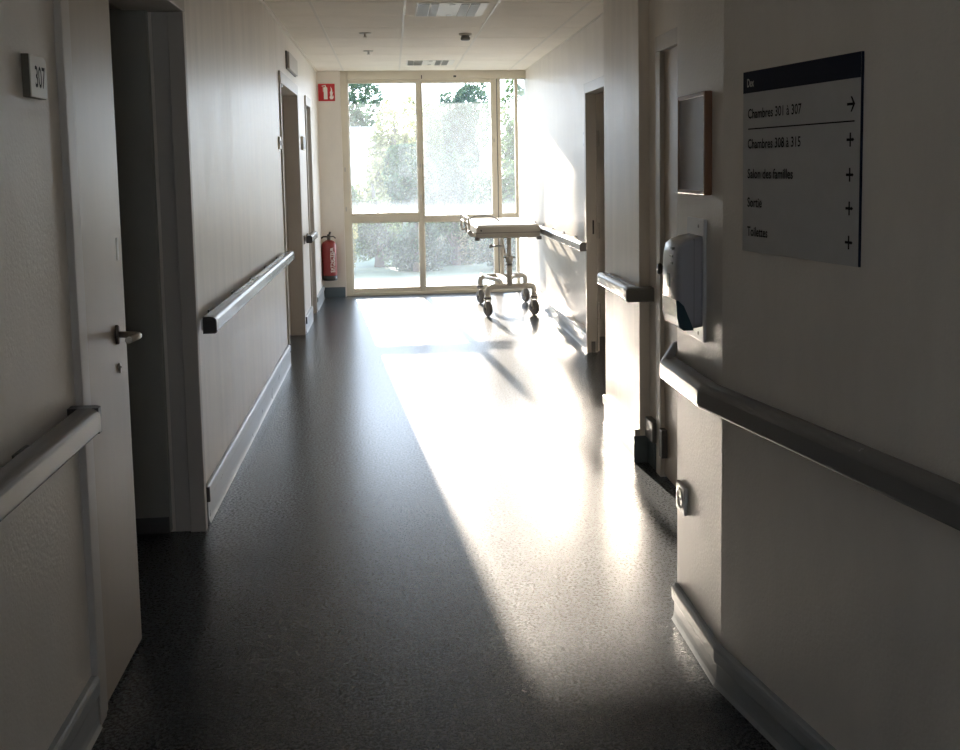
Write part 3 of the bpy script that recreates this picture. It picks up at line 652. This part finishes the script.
# ------------------------------------------------------------------ ceiling fittings
def lamp(label, xa, xb, ya, yb, lou):
    t = thing('ceiling_light', label, 'ceiling light', ((xa+xb)/2, (ya+yb)/2, CEIL), 'recessed louvre ceiling lights')
    MB().box(xa, xb, ya, yb, CEIL-.008, CEIL-.003, .001).build('housing', M['lampwhite'], t)
    for a, b_ in lou:
        l = MB().box(a, b_, ya+.03, yb-.03, CEIL-.0095, CEIL-.007).build('louvre', M['louvre'], t); n = 14
        for i in range(n):
            y = ya+.03+(yb-ya-.06)*(i+.5)/n; MB().box(a, b_, y-.003, y+.003, CEIL-.016, CEIL-.009).build('blade', M['alu'], l)
    for yy in (ya+.05, yb-.07): MB().box((xa+xb)/2-.02, (xa+xb)/2+.02, yy, yy+.02, CEIL-.013, CEIL-.007, .002).build('clip', M['alu'], t)
    return t
lamp('recessed louvre ceiling light nearest the viewer with dark louvres', .195, .67, 6.82, 7.405, [(.205, .282), (.292, .345), (.49, .545), (.555, .615)])
lamp('recessed louvre ceiling light in front of the window', .185, .67, 10.40, 10.86, [(.20, .255), (.262, .345), (.48, .535), (.548, .605)])
s1 = thing('smoke_detector', 'round grey smoke detector on the ceiling right of centre', 'smoke detector', (.625, 8.38, CEIL))
MB().lathe((.625, 8.38, CEIL-.02), [(.001, 0), (.045, 0), (.052, .006), (.052, .018), (.001, .018)], 28).build('base', M['frame'], s1)
m = MB(); m.lathe((.625, 8.38, CEIL-.058), [(.001, 0), (.03, 0), (.038, .006), (.038, .022), (.033, .026), (.033, .038), (.001, .04)], 28); m.build('sensor_head', M['capgrey'], s1)
for lab, y in (('small ceiling sprinkler nearer the viewer, left of the ceiling light', 8.34), ('small ceiling sprinkler nearer the window, left of the smoke detector', 9.58)):
    s1 = thing('sprinkler', lab, 'sprinkler', (-.175, y, CEIL), 'ceiling sprinklers')
    MB().lathe((-.175, y, CEIL-.010), [(.001, 0), (.04, 0), (.05, .006), (.001, .008)], 24).build('rose', M['frame'], s1)
    m = MB(); m.cyl((-.175, y, CEIL-.032), (-.175, y, CEIL-.008), .009); m.lathe((-.175, y, CEIL-.036), [(.001, 0), (.016, 0), (.016, .003), (.001, .004)], 16); m.build('nozzle', M['frame'], s1)

# ------------------------------------------------------------------ outside
gr = struct(MB().box(-30, 30, 11.74, 70, -.35, -.10).build('ground', M['earth']))
ov = struct(MB().box(-3.4, 3.2, 11.66, 13.29, 2.55, 2.75).build('trim_4', M['concrete']))
struct(MB().box(-3.4, 3.2, 11.5, 11.72, 2.53, 3.2).build('wall_far.002', M['concrete']))
struct(MB().box(-3.4, 3.2, 11.68, 12.2, -.12, -.02).build('trim_5', M['concrete']))
bl = thing('pale_building', 'pale low building beyond the garden seen through the left pane', 'building', (-3.2, 29.5, -.1))
MB().box(-6.0, -.42, 28.6, 30.4, -.1, 2.45).build('walls', M['pale'], bl); MB().box(-6.1, -.36, 28.5, 30.5, 2.45, 2.58).build('roof', M['concrete'], bl)
random.seed(11)
def plant(name, label, cat, x, y, rx, ry, z0, z1, n, leaf, lm, group, blobs=9):
    t = thing(name, label, cat, (x, y, -.1), group)
    tr = MB(); tr.tube([(x, y, -.1), (x+rx*.05, y, (z0+z1)*.35), (x-rx*.05, y, z1*.75)], [.06+.02*z1, .05+.012*z1, .02])
    for i in range(5):
        a = random.random()*6.28; zz = z0+(z1-z0)*random.uniform(.1, .4); tr.tube([(x, y, zz), (x+rx*.5*math.cos(a), y+ry*.5*math.sin(a), zz+(z1-z0)*.3)], [.03, .01], n=6)
    tr.build('trunk', M['bark'], t)
    bl_ = [(x+rx*random.uniform(-.62, .62), y+ry*random.uniform(-.6, .6), z0+(z1-z0)*random.uniform(.12, .78), random.uniform(.3, .5)) for _ in range(blobs)]
    verts, faces = [], []
    o = Vector((x, y, -.1))
    for i in range(n):
        bx_, by_, bz_, br = random.choice(bl_)
        d = Vector((random.gauss(0, 1), random.gauss(0, 1), random.gauss(0, 1))).normalized()*random.uniform(.55, 1)**.6
        c = Vector((bx_+d.x*rx*br*1.1, by_+d.y*ry*br*1.1, min(z1, max(z0, bz_+d.z*(z1-z0)*br*.75))))-o
        q = Vector((random.gauss(0, 1), random.gauss(0, 1), random.gauss(0, 1))).normalized(); u = q.orthogonal().normalized(); w = q.cross(u)
        a = leaf*random.uniform(.6, 1.3); b_ = a*.55; k = len(verts)
        verts += [c-u*a, c-w*b_, c+u*a, c+w*b_]; faces.append((k, k+1, k+2, k+3))
    me = bpy.data.meshes.new('foliage'); me.from_pydata([tuple(v) for v in verts], [], faces); me.materials.append(M[lm])
    ob = bpy.data.objects.new('foliage', me); COL.objects.link(ob); ob.parent = t
    return t
g1, g2, g3 = 'trees beyond the garden', 'shrubs in the middle of the garden', 'low shrubs outside the window'
plant('tree', 'dark rounded tree behind the pale building at left of window', 'tree', -1.0, 33, 1.05, 1.2, .6, 4.15, 5200, .09, 'leaf_dark', g1)
plant('tree', 'yellow green tree in the middle of the left window pane', 'tree', .15, 26.6, .75, .9, .2, 3.5, 5200, .07, 'leaf_yel', g1)
plant('tree', 'dark tall tree behind the middle window mullion', 'tree', .75, 30, .8, 1.2, .2, 3.75, 5600, .085, 'leaf_mid', g1)
plant('tree', 'broad dark tree across the right window pane', 'tree', 2.0, 33, 1.15, 1.5, .2, 4.2, 9000, .095, 'leaf_dark', g1, 14)
plant('tree', 'dark tree at right behind the narrow window pane', 'tree', 4.4, 34, .9, 1.2, .2, 4.2, 5200, .095, 'leaf_mid', g1)
for i, (x, y, rx, h_, lm, lab) in enumerate([(-1.05, 19.3, .6, 1.65, 'leaf_mid', 'mid height green shrub at left edge of the left pane'), (-.35, 20.8, .6, 1.5, 'leaf_yel', 'mid height yellowish shrub left of the middle of the left pane'),
        (.38, 19.4, .6, 1.85, 'leaf_dark', 'mid height dark shrub just left of the middle mullion'), (1.2, 20.8, .65, 1.75, 'leaf_dark', 'mid height dark shrub just right of the middle mullion'), (2.05, 19.4, .7, 1.7, 'leaf_mid', 'mid height green shrub behind the wheeled table')]):
    plant('shrub', lab, 'shrub', x, y, rx, .42, -.1, h_, 4200, .05, lm, g2)
for i, (x, y, rx, h_, lm, lab) in enumerate([(-.78, 15.2, .30, .80, 'leaf_yel', 'low yellow flowering shrub at left of the lower left pane'), (-.22, 16.0, .52, .86, 'leaf_mid', 'low green shrub filling the middle of the lower left pane'),
        (.36, 15.2, .50, .82, 'leaf_dark', 'low dark shrub behind the middle mullion'), (.98, 16.0, .55, .85, 'leaf_mid', 'low green shrub in the lower right pane'), (1.55, 15.2, .50, .82, 'leaf_dark', 'low dark shrub behind the table legs')]):
    plant('low_shrub', lab, 'shrub', x, y, rx, .26, -.1, h_, 5200, .034, lm, g3)

# ------------------------------------------------------------------ light
w = bpy.data.worlds.new('World'); S.world = w; w.use_nodes = True; nt = w.node_tree
bg = nt.nodes['Background']; L = nt.links.new
tc = nt.nodes.new('ShaderNodeTexCoord'); sp = nt.nodes.new('ShaderNodeSeparateXYZ'); L(tc.outputs['Generated'], sp.inputs[0])
rmp = nt.nodes.new('ShaderNodeValToRGB'); L(sp.outputs['Z'], rmp.inputs['Fac'])
rmp.color_ramp.elements[0].position = 0; rmp.color_ramp.elements[0].color = (.84, .92, 1, 1)
rmp.color_ramp.elements[1].position = .6; rmp.color_ramp.elements[1].color = (.42, .60, .90, 1)
L(rmp.outputs['Color'], bg.inputs[0]); bg.inputs[1].default_value = 4.6
sl = bpy.data.lights.new('sun', 'SUN'); sl.energy = 14.5; sl.color = (1, .86, .70); sl.angle = R(.6)
so = bpy.data.objects.new('sun', sl); COL.objects.link(so)
so.rotation_euler = Vector((SLOPE, -1, -TANEL)).to_track_quat('-Z', 'Y').to_euler(); so.location = (-2, 30, 9)

# ------------------------------------------------------------------ camera
F, PX, PY, CH = 1023.864, 505.795, 266.421, 1.42
ya, pi_, ro = R(6.29011), R(5.54516), R(-.91650)
Rz = Matrix(((math.cos(ya), -math.sin(ya), 0), (math.sin(ya), math.cos(ya), 0), (0, 0, 1)))
B = Matrix(((1, 0, 0), (0, 0, -1), (0, 1, 0)))
Rx = Matrix(((1, 0, 0), (0, math.cos(pi_), -math.sin(pi_)), (0, math.sin(pi_), math.cos(pi_))))
Rr = Matrix(((math.cos(ro), -math.sin(ro), 0), (math.sin(ro), math.cos(ro), 0), (0, 0, 1)))
Mc = Rr@Rx@B@Rz
c2w = Matrix((Mc[0], -Mc[1], -Mc[2])).transposed().to_4x4(); c2w.translation = (0, 0, CH)
cam = bpy.data.cameras.new('camera'); co = bpy.data.objects.new('camera', cam); COL.objects.link(co)
co.matrix_world = c2w; cam.sensor_fit = 'HORIZONTAL'; cam.sensor_width = 36; cam.lens = F/960*36
cam.shift_x = (480-PX)/960; cam.shift_y = (PY-375)/960; cam.clip_start = .05; cam.clip_end = 300
S.camera = co

vs = S.view_settings
S.display_settings.display_device = 'sRGB'; vs.view_transform = 'Standard'; vs.look = 'None'; vs.gamma = 1; vs.use_curve_mapping = False; vs.exposure = 0.9
cy = S.cycles
cy.max_bounces = 12; cy.diffuse_bounces = 10; cy.glossy_bounces = 5; cy.transmission_bounces = 8; cy.transparent_max_bounces = 16
cy.use_denoising = True; cy.sample_clamp_indirect = 40; cy.caustics_reflective = True
